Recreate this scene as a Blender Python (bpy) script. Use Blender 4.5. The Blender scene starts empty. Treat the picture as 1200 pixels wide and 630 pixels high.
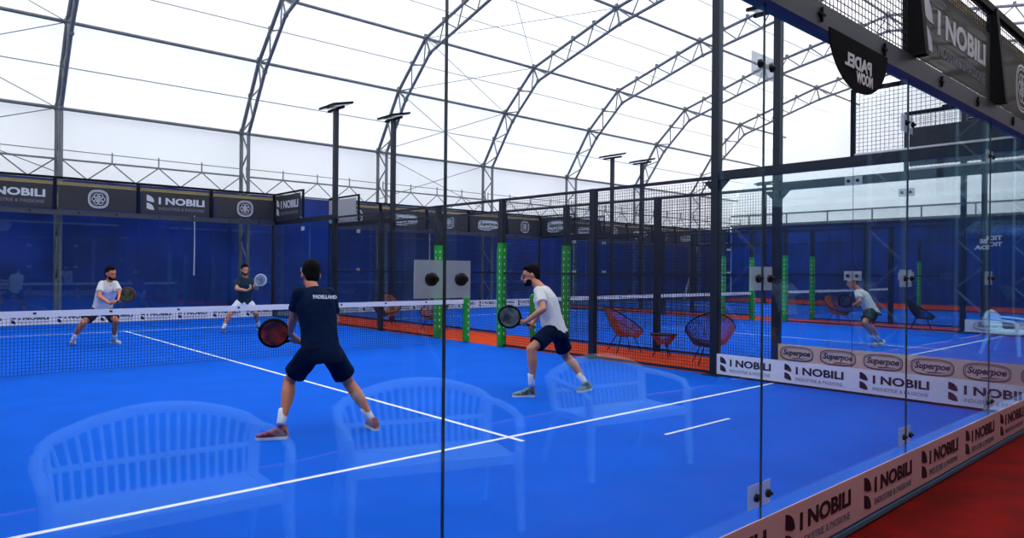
import bpy, bmesh, math, random
from mathutils import Vector as V, Matrix
random.seed(7)
S = bpy.context.scene
COL = S.collection
PI = math.pi
# ------------------------------------------------------------------ camera
CAM = V((-9.326, -1.80, 1.55)); YAW, PIT, ROL, FPX = .731, .002, .009, 820.
_f = V((math.sin(YAW)*math.cos(PIT), math.cos(YAW)*math.cos(PIT), math.sin(PIT)))
_r = V((math.cos(YAW), -math.sin(YAW), 0)); _u = _r.cross(_f)
_R = math.cos(ROL)*_r + math.sin(ROL)*_u; _U = -math.sin(ROL)*_r + math.cos(ROL)*_u
cam = bpy.data.cameras.new('camera'); cam.lens = FPX/1200*36; cam.sensor_width = 36; cam.clip_start = .02; cam.clip_end = 500
co = bpy.data.objects.new('camera', cam); COL.objects.link(co)
m = Matrix((( _R.x, _U.x, -_f.x, CAM.x), (_R.y, _U.y, -_f.y, CAM.y), (_R.z, _U.z, -_f.z, CAM.z), (0, 0, 0, 1)))
co.matrix_world = m; S.camera = co
def at(u, v, d): return CAM + _f*d + _R*((u-600)/FPX*d) - _U*((v-315)/FPX*d)      # a measured point of the place, d metres away
def gnd(u, v, z=0.):
    d = _f + _R*((u-600)/FPX) - _U*((v-315)/FPX); return CAM + d*((z-CAM.z)/d.z)
# ------------------------------------------------------------------ materials
def lin(c): return tuple((x/255/12.92 if x/255 <= .04045 else ((x/255+.055)/1.055)**2.4) for x in c)
MATS = {}
def mat(name, rgb, rough=.6, metal=0., noise=0., nscale=8., bump=0., bscale=40., spec=None, trans=0., rgb2=None, alpha=1.):
    if name in MATS: return MATS[name]
    mt = bpy.data.materials.new(name); mt.use_nodes = True; nt = mt.node_tree; N = nt.nodes; L = nt.links
    b = N['Principled BSDF']; c = lin(rgb)
    b.inputs['Base Color'].default_value = (*c, 1); b.inputs['Roughness'].default_value = rough; b.inputs['Metallic'].default_value = metal
    if spec is not None: b.inputs['Specular IOR Level'].default_value = spec
    b.inputs['Alpha'].default_value = alpha
    tc = N.new('ShaderNodeTexCoord')
    if noise > 0 or rgb2:
        nz = N.new('ShaderNodeTexNoise'); nz.inputs['Scale'].default_value = nscale; nz.inputs['Detail'].default_value = 6
        L.new(tc.outputs['Object'], nz.inputs['Vector'])
        rp = N.new('ShaderNodeValToRGB'); L.new(nz.outputs['Fac'], rp.inputs['Fac'])
        c2 = lin(rgb2) if rgb2 else tuple(min(1, x*(1+noise)) for x in c); c1 = c if rgb2 else tuple(x*(1-noise) for x in c)
        rp.color_ramp.elements[0].position = .35; rp.color_ramp.elements[1].position = .65
        rp.color_ramp.elements[0].color = (*c1, 1); rp.color_ramp.elements[1].color = (*c2, 1)
        L.new(rp.outputs['Color'], b.inputs['Base Color'])
    if bump > 0:
        n2 = N.new('ShaderNodeTexNoise'); n2.inputs['Scale'].default_value = bscale; n2.inputs['Detail'].default_value = 3
        L.new(tc.outputs['Object'], n2.inputs['Vector'])
        bp = N.new('ShaderNodeBump'); bp.inputs['Strength'].default_value = bump; bp.inputs['Distance'].default_value = .01
        L.new(n2.outputs['Fac'], bp.inputs['Height']); L.new(bp.outputs['Normal'], b.inputs['Normal'])
    if trans > 0:
        tr = N.new('ShaderNodeBsdfTranslucent'); tr.inputs['Color'].default_value = (*c, 1)
        if noise > 0 or rgb2: L.new(rp.outputs['Color'], tr.inputs['Color'])
        mx = N.new('ShaderNodeMixShader'); mx.inputs[0].default_value = trans
        out = N['Material Output']; L.new(b.outputs[0], mx.inputs[1]); L.new(tr.outputs[0], mx.inputs[2]); L.new(mx.outputs[0], out.inputs[0])
    MATS[name] = mt; return mt
def glass_mat(name, tint=(.93, .96, .96), ior=1.5, rough=0.0):
    mt = bpy.data.materials.new(name); mt.use_nodes = True; nt = mt.node_tree; N = nt.nodes; L = nt.links; N.remove(N['Principled BSDF'])
    g = N.new('ShaderNodeNewGeometry'); mr = N.new('ShaderNodeMapRange')
    mr.inputs['To Min'].default_value = ior; mr.inputs['To Max'].default_value = 1/ior; L.new(g.outputs['Backfacing'], mr.inputs['Value'])
    fr = N.new('ShaderNodeFresnel'); L.new(mr.outputs['Result'], fr.inputs['IOR'])
    tr = N.new('ShaderNodeBsdfTransparent'); tr.inputs['Color'].default_value = (*tint, 1)
    gl = N.new('ShaderNodeBsdfGlossy'); gl.inputs['Roughness'].default_value = rough; gl.inputs['Color'].default_value = (.44, .84, 1.0, 1)
    mx = N.new('ShaderNodeMixShader'); L.new(fr.outputs[0], mx.inputs[0]); L.new(tr.outputs[0], mx.inputs[1]); L.new(gl.outputs[0], mx.inputs[2])
    L.new(mx.outputs[0], N['Material Output'].inputs[0]); MATS[name] = mt; return mt
GLASS = glass_mat('tempered_glass', (.945, .975, .98), ior=1.58)
PLATE = mat('clear_gasket', (240, 244, 246), .35, alpha=.42, trans=.10)
TARPK = mat('darkened_front_tarp', (6, 16, 40), .8, noise=.3, nscale=.9, spec=.1)  # darkened to keep haze out of the reflections in the near glass
CHAN = mat('blue_grey_channel', (84, 128, 160), .4, .2)
EDGE = mat('glass_edge', (52, 70, 74), .3)
TURF = mat('blue_turf', (0, 94, 216), .85, noise=.06, nscale=1.3, bump=.35, bscale=180, spec=.08)
LINE = mat('white_line', (235, 238, 240), .8)
RED = mat('shaded_red_floor', (128, 9, 4), .9, rgb2=(98, 8, 4), nscale=3, bump=.4, bscale=90, spec=.1)  # same floor as the gap strips, aisle shade put into its colour
ORANGE = mat('orange_turf', (206, 66, 20), .9, noise=.15, nscale=5, bump=.4, bscale=120, spec=.1)
MEMB = mat('white_membrane', (246, 247, 248), .7, trans=.22, noise=.01, nscale=.4)
TARP = mat('blue_tarp', (9, 38, 112), .45, noise=.35, nscale=.9, bump=.3, bscale=3, trans=.12)
GALV = mat('galvanised_steel', (112, 118, 120), .5, .35, noise=.12, nscale=12)
NAVY = mat('navy_steel', (15, 23, 36), .5, .15)
BEAMM = mat('grey_steel_beam', (62, 66, 74), .5, .25, noise=.08, nscale=5)
BLACK = mat('black_steel', (8, 9, 12), .7, spec=.15)
WIRE = mat('dark_wire', (24, 30, 40), .5, .3)
NETM = mat('net_cord', (12, 16, 30), .9)
WHITE = mat('white_vinyl', (232, 232, 236), .5)
PRINT = mat('navy_print', (18, 18, 44), .5)
BANW = mat('white_banner', (240, 238, 244), .45)
BANS = mat('pinkish_banner', (228, 188, 190), .6)
BANK = mat('black_banner', (34, 34, 40), .6, noise=.1)
BANC = mat('cream_banner', (222, 222, 214), .6)
GREY = mat('grey_print', (120, 122, 140), .6)
PALE = mat('pale_print', (200, 205, 210), .6)
GREENP = mat('dark_green_print', (16, 50, 40), .6)
GREEN = mat('green_pad', (20, 150, 40), .5, noise=.15)
GOLD = mat('beige_batten', (196, 176, 120), .6)
PLASTIC = mat('white_plastic', (252, 252, 254), .4)
RUB = mat('black_rubber', (10, 10, 12), .5)
LED = mat('lamp_glass', (60, 66, 74), .2)
SKIN = mat('skin', (208, 138, 104), .5, noise=.06)
SKIN2 = mat('tanned_skin', (206, 126, 88), .5, noise=.06)
HAIR = mat('dark_hair', (14, 9, 7), .85, noise=.3, nscale=60, bump=.6, bscale=120, spec=.1)
TEE_N = mat('navy_shirt_cloth', (8, 28, 56), .9, noise=.12, spec=.1)
TEE_W = mat('white_shirt_cloth', (222, 220, 218), .85, noise=.04)
TEE_T = mat('teal_shirt_cloth', (6, 40, 60), .9, noise=.12)
SH_N = mat('navy_shorts_cloth', (6, 22, 48), .9, noise=.12, spec=.1)
SH_W = mat('white_shorts_cloth', (224, 228, 238), .8)
SH_K = mat('black_shorts_cloth', (16, 18, 26), .8)
SOCK = mat('white_sock', (232, 234, 236), .9)
SOLE = mat('white_sole', (225, 225, 225), .7)
SHOE_R = mat('red_shoe', (170, 30, 60), .6, rgb2=(60, 20, 60), nscale=30)
SHOE_B = mat('dark_shoe', (30, 50, 66), .6, rgb2=(140, 170, 150), nscale=26)
SHOE_W = mat('white_shoe', (215, 220, 220), .6)
SHOE_G = mat('mint_shoe', (196, 226, 214), .6)
SHOE_D = mat('navy_shoe', (24, 34, 80), .6)
CORD_O = mat('orange_cord', (176, 96, 50), .7, noise=.3, nscale=14)
CORD_G = mat('green_cord', (30, 110, 96), .7, noise=.3, nscale=14)
CORD_P = mat('purple_cord', (76, 60, 120), .7, noise=.3, nscale=14)
CORD_K = mat('dark_cord', (40, 30, 40), .7)
# ------------------------------------------------------------------ object helpers
def tag(o, label=None, cat=None, group=None, kind=None):
    if label: o['label'] = label
    if cat: o['category'] = cat
    if group: o['group'] = group
    if kind: o['kind'] = kind
    return o
def empty(name, loc=(0, 0, 0), rz=0.):
    o = bpy.data.objects.new(name, None); COL.objects.link(o); o.location = loc; o.rotation_euler = (0, 0, rz); o.empty_display_size = .1; return o
def inst(name, me, parent=None, loc=(0, 0, 0), rz=0.):
    o = bpy.data.objects.new(name, me); COL.objects.link(o); o.location = loc; o.rotation_euler = (0, 0, rz)
    if parent: o.parent = parent
    return o
def copy_tree(o, parent=None):
    c = o.copy(); COL.objects.link(c)
    if parent: c.parent = parent
    for ch in list(o.children): copy_tree(ch, c)
    return c
class MB:
    def __init__(s): s.v = []; s.f = []; s.mi = []; s.cur = 0
    def add(s, vs, fs):
        k = len(s.v); s.v += [tuple(x) for x in vs]; s.f += [tuple(i+k for i in f) for f in fs]; s.mi += [s.cur]*len(fs); return s
    def box(s, x0, x1, y0, y1, z0, z1):
        vs = [(x0, y0, z0), (x1, y0, z0), (x1, y1, z0), (x0, y1, z0), (x0, y0, z1), (x1, y0, z1), (x1, y1, z1), (x0, y1, z1)]
        return s.add(vs, [(0, 3, 2, 1), (4, 5, 6, 7), (0, 1, 5, 4), (1, 2, 6, 5), (2, 3, 7, 6), (3, 0, 4, 7)])
    def tube(s, pts, rad, n=8, cap=True, flat=None):
        pts = [V(p) for p in pts]; m_ = len(pts)
        if not hasattr(rad, '__len__'): rad = [rad]*m_
        vs = []; fs = []; prev = None
        for i, p in enumerate(pts):
            t = (pts[min(i+1, m_-1)] - pts[max(i-1, 0)]).normalized()
            if prev is None:
                a = V((0, 0, 1)) if abs(t.z) < .9 else V((1, 0, 0)); x = a.cross(t).normalized()
            else: x = (prev - t*prev.dot(t)).normalized()
            prev = x; y = t.cross(x)
            for k in range(n):
                a = 2*PI*(k+.5)/n; q = p + (x*math.cos(a) + y*math.sin(a)*(flat or 1))*rad[i]; vs.append(q)
        for i in range(m_-1):
            for k in range(n):
                a, b = i*n+k, i*n+(k+1) % n; fs.append((a, b, b+n, a+n))
        if cap: fs += [tuple(range(n-1, -1, -1)), tuple(range((m_-1)*n, m_*n))]
        return s.add(vs, fs)
    def bar(s, a, b, w, h=None):
        return s.tube([a, b], w*.7071, 4) if h is None else s.tube([a, b], w*.7071, 4, flat=h/w)
    def ball(s, c, r, n=12, rot=None):
        c = V(c); r = r if hasattr(r, '__len__') else (r, r, r); vs = []; fs = []; k = n//2
        for i in range(k+1):
            for j in range(n):
                t = PI*i/k; p = V((r[0]*math.sin(t)*math.cos(2*PI*j/n), r[1]*math.sin(t)*math.sin(2*PI*j/n), r[2]*math.cos(t)))
                vs.append(c + (rot @ p if rot else p))
        for i in range(k):
            for j in range(n): fs.append((i*n+j, (i+1)*n+j, (i+1)*n+(j+1) % n, i*n+(j+1) % n))
        return s.add(vs, fs)
    def cyl(s, a, b, r, n=14): return s.tube([a, b], r, n)
    def poly(s, pts, nrm, th):
        n = len(pts); d = V(nrm)*th; vs = [V(p) for p in pts] + [V(p)+d for p in pts]
        fs = [tuple(range(n-1, -1, -1)), tuple(range(n, 2*n))] + [(i, (i+1) % n, n+(i+1) % n, n+i) for i in range(n)]
        return s.add(vs, fs)
    def mesh(s, name, *mats, smooth=False):
        me = bpy.data.meshes.new(name); me.from_pydata(s.v, [], s.f)
        for m_ in mats: me.materials.append(m_)
        if len(mats) > 1: me.polygons.foreach_set('material_index', s.mi)
        if smooth: me.polygons.foreach_set('use_smooth', [True]*len(me.polygons))
        me.update(); return me
    def build(s, name, *mats, parent=None, smooth=False, loc=(0, 0, 0), rz=0.):
        return inst(name, s.mesh(name, *mats, smooth=smooth), parent, loc, rz)
def fixnormals(me):
    bm = bmesh.new(); bm.from_mesh(me); bmesh.ops.recalc_face_normals(bm, faces=bm.faces); bm.to_mesh(me); bm.free(); return me
# ------------------------------------------------------------------ lettering
TXT = {}
def text_data(s, bold=.02, shear=0., squeeze=1., mirror=False):
    key = (s, bold, shear, squeeze, mirror)
    if key in TXT: return TXT[key]
    c = bpy.data.curves.new('lettering', 'FONT'); c.body = s; c.size = 1; c.offset = bold; c.shear = shear; c.extrude = .004; c.resolution_u = 3
    o = bpy.data.objects.new('lettering_source', c); COL.objects.link(o); dg = bpy.context.evaluated_depsgraph_get()
    me = bpy.data.meshes.new_from_object(o.evaluated_get(dg)); bpy.data.objects.remove(o)
    vs = [v.co.copy() for v in me.vertices]; x0 = min(v.x for v in vs); x1 = max(v.x for v in vs); y0 = min(v.y for v in vs); y1 = max(v.y for v in vs)
    TXT[key] = ([V(((v.x-x0)/(x1-x0), (v.y-y0)/(y1-y0), v.z)) for v in vs], [tuple(p.vertices) for p in me.polygons]); return TXT[key]
def put_text(mb, s, x, y, w, h, frame, th=.003, bold=.02, shear=0., mirror=False):
    vs, fs = text_data(s, bold, shear); o, xd, up, n = frame
    out = []
    for v in vs:
        a = (1-v.x if mirror else v.x)
        out.append(o + xd*(x + a*w) + up*(y + v.y*h) + n*(th if v.z > 0 else .0008))
    mb.add(out, [f[::-1] for f in fs] if mirror else fs)
def frame(o, xd):
    xd = V(xd).normalized(); up = V((0, 0, 1)); return (V(o), xd, up, xd.cross(up))
def fp(fr, a, b, c=0.): return fr[0] + fr[1]*a + fr[2]*b + fr[3]*c
def shape(mb, fr, pts, th=.003): mb.poly([fp(fr, a, b, .0008) for a, b in pts], fr[3], th)
def ring(mb, fr, cx, cy, rx, ry, w, n=32, pw=2., th=.003):
    o = []; i = []
    for k in range(n):
        a = 2*PI*k/n; c, s_ = math.cos(a), math.sin(a); cc = math.copysign(abs(c)**(2/pw), c); ss = math.copysign(abs(s_)**(2/pw), s_)
        o.append(fp(fr, cx+rx*cc, cy+ry*ss, th)); i.append(fp(fr, cx+(rx-w)*cc, cy+(ry-w)*ss, th))
    mb.add(o+i, [(k, (k+1) % n, n+(k+1) % n, n+k) for k in range(n)])
def leaves(mb, fr, x, y, w, h):
    for k, (yy) in enumerate((y + h*.53, y)):
        hh = h*.47; pts = [(x, yy+hh*.18), (x, yy+hh)] + [(x + w*math.sin(t), yy + hh*(.0 + math.cos(t))*.98) for t in [PI/2*i/7 for i in range(1, 8)]] + [(x+w*.55, yy+hh*.02)]
        shape(mb, fr, pts)
def panel(fr, w, h, th, name, m_, parent=None, border=0):
    mb = MB(); mb.poly([fp(fr, 0, 0, -th), fp(fr, w, 0, -th), fp(fr, w, h, -th), fp(fr, 0, h, -th)], fr[3], th)
    return mb.build(name, m_, parent=parent)
SUB = 'INDUSTRIE & PASSIONE'
def nobili(parent, fr, x, y, w, h, ink, ink2):
    a = MB(); leaves(a, fr, x, y, w*.125, h); a.build('leaf_emblem', ink, parent=parent)
    b = MB(); put_text(b, 'I NOBILI', x+w*.20, y+h*.40, w*.80, h*.48, fr, bold=.035); b.build('lettering', ink, parent=parent)
    c = MB(); put_text(c, SUB, x+w*.20, y+h*.02, w*.79, h*.20, fr, bold=.0); c.build('small_lettering', ink2, parent=parent)
def seal(parent, fr, cx, cy, r, ink):
    a = MB(); ring(a, fr, cx, cy, r, r, r*.10, 32, 2.6); ring(a, fr, cx, cy, r*.84, r*.84, r*.06, 32, 2.6)
    a.build('seal_border', ink, parent=parent)
    b = MB()
    for k in range(6):
        t = k*PI/3; ring(b, fr, cx+r*.36*math.cos(t), cy+r*.36*math.sin(t), r*.30, r*.30, r*.07, 14)
    put_text(b, 'S', cx-r*.22, cy-r*.36, r*.44, r*.72, fr, bold=.02); b.build('seal_knot', ink, parent=parent)
def oval_logo(parent, fr, cx, cy, w, h, word, filled):
    if filled:
        a = MB(); pts = [(cx+w/2*math.copysign(abs(math.cos(t))**.6, math.cos(t)), cy+h/2*math.copysign(abs(math.sin(t))**.6, math.sin(t)) - (h*.12 if math.cos(t) < 0 and math.sin(t) < 0 else 0)) for t in [2*PI*i/28 for i in range(28)]]
        shape(a, fr, pts, .002); a.build('oval_patch', PALE, parent=parent)
    a = MB(); ring(a, fr, cx, cy, w/2, h/2, h*.055, 30, 3.2, th=.0035); ring(a, fr, cx, cy-h*.02, w*.46, h*.42, h*.03, 30, 3.2, th=.0035); a.build('oval_outline', GREENP, parent=parent)
    b = MB(); put_text(b, word, cx-w*.41, cy-h*.24, w*.82, h*.52, fr, th=.005, bold=.035, shear=.25); shape(b, fr, [(cx-w*.12, cy-h*.36), (cx+w*.1, cy-h*.32), (cx+w*.38, cy-h*.29), (cx+w*.1, cy-h*.26), (cx-w*.12, cy-h*.29)], .005)
    b.build('lettering', GREENP, parent=parent)
# ================================================================== SETTING
G = 1.87; CT = [-10., G, 2*G+10.]            # left edges (X) of the three courts
XE = 30.4; YB, YF = -3.6, 21.75; X0 = -16.
def plane(name, x0, x1, y0, y1, z, m_):
    b = MB(); b.add([(x0, y0, z), (x1, y0, z), (x1, y1, z), (x0, y1, z)], [(0, 1, 2, 3)]); o = b.build(name, m_); tag(o, kind='structure'); return o
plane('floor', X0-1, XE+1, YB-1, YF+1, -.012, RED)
gap = [plane('floor', a, b, 0.02, 19.98, .0, ORANGE) for a, b in ((.04, G-.04), (G+10.04, 2*G+9.96), (2*G+20.04, XE))]
plane('floor', X0, XE, 20.02, YF+.5, -.008, mat('dark_concrete', (26, 30, 48), .8, noise=.2))
for o in gap: o['label'] = 'orange artificial turf strip between two courts'
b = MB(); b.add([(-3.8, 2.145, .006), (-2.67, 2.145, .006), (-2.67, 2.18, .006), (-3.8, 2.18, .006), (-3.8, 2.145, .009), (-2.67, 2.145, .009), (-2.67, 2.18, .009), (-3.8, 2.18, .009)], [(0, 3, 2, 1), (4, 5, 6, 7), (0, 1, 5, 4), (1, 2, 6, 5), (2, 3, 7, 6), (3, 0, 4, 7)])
tag(b.build('reflected_line', LINE), 'short white strip standing for a reflected line on the turf below the service line', 'tape')  # reflected line put in as a white strip on the turf
def court_floor(x):
    b = MB(); xs = [0.0, 4.975, 5.025, 10.0]; ys = [0, 2.85, 3.025, 3.075, 16.925, 16.975, 17.15, 20.0]
    for i in range(3):
        for j in range(7):
            ln = (j in (2, 4)) or (i == 1 and 1 <= j <= 5); b.cur = 1 if ln else 0
            b.add([(xs[i], ys[j], .004), (xs[i+1], ys[j], .004), (xs[i+1], ys[j+1], .004), (xs[i], ys[j+1], .004)], [(0, 1, 2, 3)])
    o = b.build('court_floor', TURF, LINE, loc=(x, 0, 0)); tag(o, 'bright blue padel court turf with white service lines', kind='structure'); return o
for x in CT: court_floor(x)
# tent profile (Y,Z): symmetric about YM
YM = 8.9
half = [(21.4, 0.), (21.4, 6.), (20., 8.05), (18.3, 9.57), (14.1, 10.8), (YM, 11.75)]
prof = half + [(2*YM-y, z) for y, z in half[-2::-1]]
def off(p, d):
    out = []
    for i, (y, z) in enumerate(p):
        a = p[max(i-1, 0)]; b = p[min(i+1, len(p)-1)]; t = V((b[0]-a[0], b[1]-a[1])).normalized(); n = V((t.y, -t.x))
        if abs(n.y) < .001 or i in (0, len(p)-1): n = V((math.copysign(1, n.x), 0))
        out.append((y + n.x*d, z + n.y*d))
    return out
outer = off(prof, .22); b = MB()
inner = off(prof, -.62)
if inner[3][1] > prof[3][1]: inner, outer = off(prof, .62), off(prof, -.22)
b = MB(); xs = [X0] + [-10.92+5.17*k for k in range(8)] + [XE]
mem = [(y, z) for y, z in outer if z > 1]; mem = [(YF+.1, 4.)] + mem + [(2*YM-YF-.1, 4.)]
for i in range(len(xs)-1):
    for j in range(len(mem)-1):
        (y0, z0), (y1, z1) = mem[j], mem[j+1]
        b.add([(xs[i], y0, z0), (xs[i+1], y0, z0), (xs[i+1], y1, z1), (xs[i], y1, z1)], [(0, 1, 2, 3)])
tag(b.build('ceiling', MEMB), 'translucent white tent membrane roof', kind='structure')
for nm, x in (('wall_right', XE+.02), ('wall_left', X0-.02)):
    b = MB(); b.poly([(x, y, z) for y, z in mem], (1, 0, 0), .004); tag(b.build(nm, MEMB), 'white membrane gable end above the blue tarpaulin', kind='structure')
def tarp(name, p0, p1, z1, nf, amp, z0=0.):
    p0 = V(p0); p1 = V(p1); d = p1-p0; n = V((-d.y, d.x, 0)).normalized(); b = MB(); nx = int(d.length*6); vs = []; rnd = random.Random(3); ph = [rnd.random()*6 for _ in range(4)]
    for k in range(3):
        for i in range(nx+1):
            s_ = d.length*i/nx; o = amp*(math.sin(s_*nf+ph[0]) + .6*math.sin(s_*nf*2.3+ph[1]) + .5*math.sin(s_*.7+ph[2]))*(0.5+.5*(k < 2))
            vs.append(p0 + d*(i/nx) + n*o + V((0, 0, z0+(z1-z0)*k/2)))
    fs = [(k*(nx+1)+i, k*(nx+1)+i+1, (k+1)*(nx+1)+i+1, (k+1)*(nx+1)+i) for k in range(2) for i in range(nx)]
    b.add(vs, fs); o = b.build(name, TARPK if name == 'wall_front_unseen' else TARP, smooth=True); tag(o, 'deep blue tarpaulin wall lining of the tent', kind='structure'); return o  # the front one is unseen, raised and darkened for the glass reflections
tarp('wall_back', (X0, YF, 0), (XE, YF, 0), 4.05, 3.1, .03)
tarp('wall_right', (XE-.12, YF, 0), (XE-.12, YB, 0), 4.4, 2.6, .035)
tarp('wall_front_unseen', (XE, YB, 0), (X0, YB, 0), 6.0, 3.1, .03)  # unseen from the camera; raised so the glass reflects dark, not bright roof
tarp('wall_left', (X0+.1, YB, 0), (X0+.1, YF, 0), 4.05, 2.6, .03)
# gable rails over the tarpaulin
b = MB(); b.bar((XE-.2, YB, 5.05), (XE-.2, YF, 5.05), .09); tag(b.build('gable_rail', GALV), 'horizontal steel rail above the blue tarpaulin on the gable end', 'rail')
b = MB(); b.bar((XE-.2, YB, 4.42), (XE-.2, YF, 4.42), .14); tag(b.build('tarpaulin_rail', GALV), 'grey rail along the top edge of the gable tarpaulin', 'rail')
for k in range(9):
    y = 20.5-2.4*k; b = MB(); b.bar((0, 0, 0), (0, 0, .58), .06); o = b.build('rail_stud', GALV, loc=(XE-.2, y, 4.47))
    tag(o, 'short vertical stud between the two gable rails', 'stud', 'studs between the gable rails')
for (u_, z0_, z1_, lb) in ((228, 1.3, 3.3, 'thin white strap hanging down the far blue tarpaulin between the two far players'), (504, .0, 3.9, 'thin white pole against the far tarpaulin left of the bolted glass plate'), (673, .0, 3.2, 'thin white pole against the far tarpaulin right of the player in white')):
    d_ = at(u_, 320, 10)-CAM; q_ = CAM + d_*((YF-.2-CAM.y)/d_.y); b = MB(); b.tube([(0, 0, z0_), (.01, 0, (z0_+z1_)/2), (0, 0, z1_)], .022, 6); o = b.build('hanging_strap' if u_ == 228 else 'thin_pole', WHITE, loc=(q_.x, YF-.14, 0)); tag(o, lb, 'strap' if u_ == 228 else 'pole')
b = MB(); b.tube([(24.83, YF-.25, -.01), (26.15, YF-.25, 3.0)], .05, 6); tag(b.build('leaning_pole', WHITE), 'slanting white pole against the far tarpaulin left of the near corner floodlight pole', 'pole')
# arches
def arch():
    r = empty('arch_truss'); tag(r, 'x', 'roof truss', 'steel lattice arches of the tent')
    n = len(prof); b = MB(); b.tube([(0, y, z) for y, z in prof], .06, 8); b.build('outer_chord', GALV, parent=r)
    b = MB(); b.tube([(0, y, z) for y, z in inner], .055, 8); b.build('inner_chord', GALV, parent=r)
    w = MB(); nd = MB(); bl = MB()
    for i in range(n-1):
        a0 = V((0, *prof[i])); a1 = V((0, *prof[i+1])); c0 = V((0, *inner[i])); c1 = V((0, *inner[i+1]))
        k = max(2, round((a1-a0).length/1.1))
        for j in range(k):
            p = a0.lerp(a1, j/k); q = c0.lerp(c1, (j+.5)/k); p2 = a0.lerp(a1, (j+1)/k)
            w.tube([p, q], .026, 6); w.tube([q, p2], .026, 6)
            bl.box(-.05, .05, p.y-.05+ (.0), p.y+.05, p.z+.04, p.z+.14) if i not in (0, n-2) else None
        if 0 < i: w.tube([a0, c0], .035, 6); nd.ball(a0, .11, 8); nd.ball(c0, .09, 8)
    w.build('web_bars', GALV, parent=r); nd.build('node_joints', GALV, parent=r); bl.build('membrane_clips', GALV, parent=r)
    b = MB()
    for e in (prof[0], inner[0], prof[-1], inner[-1]): b.box(-.15, .15, e[0]-.15, e[0]+.15, -.01, .03)
    b.build('base_plates', GALV, parent=r); return r
words = ['leftmost lattice arch, out of line with the far player in white', 'lattice arch standing behind the far player in the teal shirt', 'lattice arch just left of the second floodlight pole', 'lattice arch whose legs stand behind the green net post',
         'lattice arch rising behind the player in white, fifth from the left', 'lattice arch crossed by the near corner floodlight pole, sixth from the left', 'farthest lattice arch, seventh from the left']
words[0] = 'lattice arch at the far left, its leg between two black banners'
A0 = arch()
for k in range(8):
    o = A0 if k == 0 else copy_tree(A0)
    if k == 7: o.location = (-10.92, 0, 0); o['label'] = 'lattice arch overhead to the left of the camera, just outside the view'
    else: o.location = (-5.75+5.17*k, 0, 0); o['label'] = words[k]
# purlins
pn = ['eaves', 'second', 'third', 'fourth', 'ridge']
idx = [1, 2, 3, 4, 5, 6, 7, 8, 9]
for i in idx:
    y, z = prof[i]; b = MB(); b.tube([(X0, 0, 0), (XE, 0, 0)], .05, 8); o = b.build('roof_purlin', GALV, loc=(0, y, z))
    side = 'far side' if y > YM+.1 else ('near side' if y < YM-.1 else 'top')
    tag(o, f"long horizontal steel purlin of the tent roof, {dict(zip(idx, ['at the eaves', 'second up', 'third up', 'fourth up', 'at the ridge', 'fourth up', 'third up', 'second up', 'at the eaves']))[i]}, {side}", 'purlin', 'roof purlins')
for i in range(1, 10):
    if i == 9: continue
    for f_ in ((.5,) if abs(prof[i][0]-prof[i+1][0]) < 3 else (.33, .66)):
        y = outer[i][0]*(1-f_)+outer[i+1][0]*f_; z = outer[i][1]*(1-f_)+outer[i+1][1]*f_ - .06
        b = MB(); b.tube([(X0, 0, 0), (XE, 0, 0)], .014, 5); o = b.build('tension_wire', GALV, loc=(0, y, z))
        tag(o, 'thin wire running the length of the tent under the white membrane', 'wire', 'thin wires under the membrane')
def brace(x0, x1):
    for i in range(0, 5):
        b = MB(); (y0, z0), (y1, z1) = prof[i], prof[i+1]; z0 = max(z0, 4.2)
        b.tube([(x0, y0, z0), (x1, y1, z1)], .013, 5); b.tube([(x1, y0, z0), (x0, y1, z1)], .013, 5)
        o = b.build('cross_brace', GALV); tag(o, 'thin crossed bracing cables between two roof arches', 'bracing cable', 'crossed bracing cables')
brace(-10.92, -5.75); brace(4.59, 9.76)
# lattice girder over the far tarpaulin: one per bay
xb = [-10.92+5.17*k for k in range(8)] + [XE]
gl = ['at the far left', 'between the two left arches', 'right of the second arch', 'behind the two floodlight poles', 'over the player in white', 'over the second court', 'near the far corner', 'in the far corner']
for k in range(8):
    a, c = xb[k]+.08, xb[k+1]-.08; w = c-a; r = empty('lattice_girder', (a, 21.15, 4.02)); tag(r, 'low lattice girder above the far blue tarpaulin, '+gl[k], 'girder', 'lattice girders along the far wall')
    b = MB(); b.bar((0, 0, .52), (w, 0, .52), .05); b.build('top_chord', GALV, parent=r)
    b = MB(); b.bar((0, 0, 0), (w, 0, 0), .05); b.build('bottom_chord', GALV, parent=r)
    b = MB(); n = 4
    for j in range(n): b.tube([(w*j/n, 0, .52), (w*(j+.5)/n, 0, 0)], .018, 5); b.tube([(w*(j+.5)/n, 0, 0), (w*(j+1)/n, 0, .52)], .018, 5)
    b.build('web_bars', GALV, parent=r)
    b = MB(); b.tube([(0, 0, .78), (w, 0, .76)], .013, 5)
    for j in range(n+1): b.bar((w*j/n, 0, .5), (w*j/n, 0, .84), .03)
    b.build('cable_rail', GALV, parent=r)
# ================================================================== COURT ENCLOSURES
def wires(w, h, p=.05, r=.0024):
    b = MB(); n = int(w/p)
    for i in range(n+1): x = i*w/n; b.add([(x-r, -r, 0), (x+r, -r, 0), (x+r, r, 0), (x-r, r, 0), (x-r, -r, h), (x+r, -r, h), (x+r, r, h), (x-r, r, h)], [(0, 1, 5, 4), (1, 2, 6, 5), (2, 3, 7, 6), (3, 0, 4, 7)])
    n = int(h/p)
    for i in range(n+1): z = i*h/n; b.add([(0, -r, z-r), (0, r, z-r), (0, r, z+r), (0, -r, z+r), (w, -r, z-r), (w, r, z-r), (w, r, z+r), (w, -r, z+r)], [(0, 1, 5, 4), (1, 2, 6, 5), (2, 3, 7, 6), (3, 0, 4, 7)])
    return b.mesh('mesh_panel', WIRE)
M_SIDE = wires(2.37, 2.86); M_UP = wires(1.92, .80); M_STEP = wires(1.9, .80)
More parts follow.
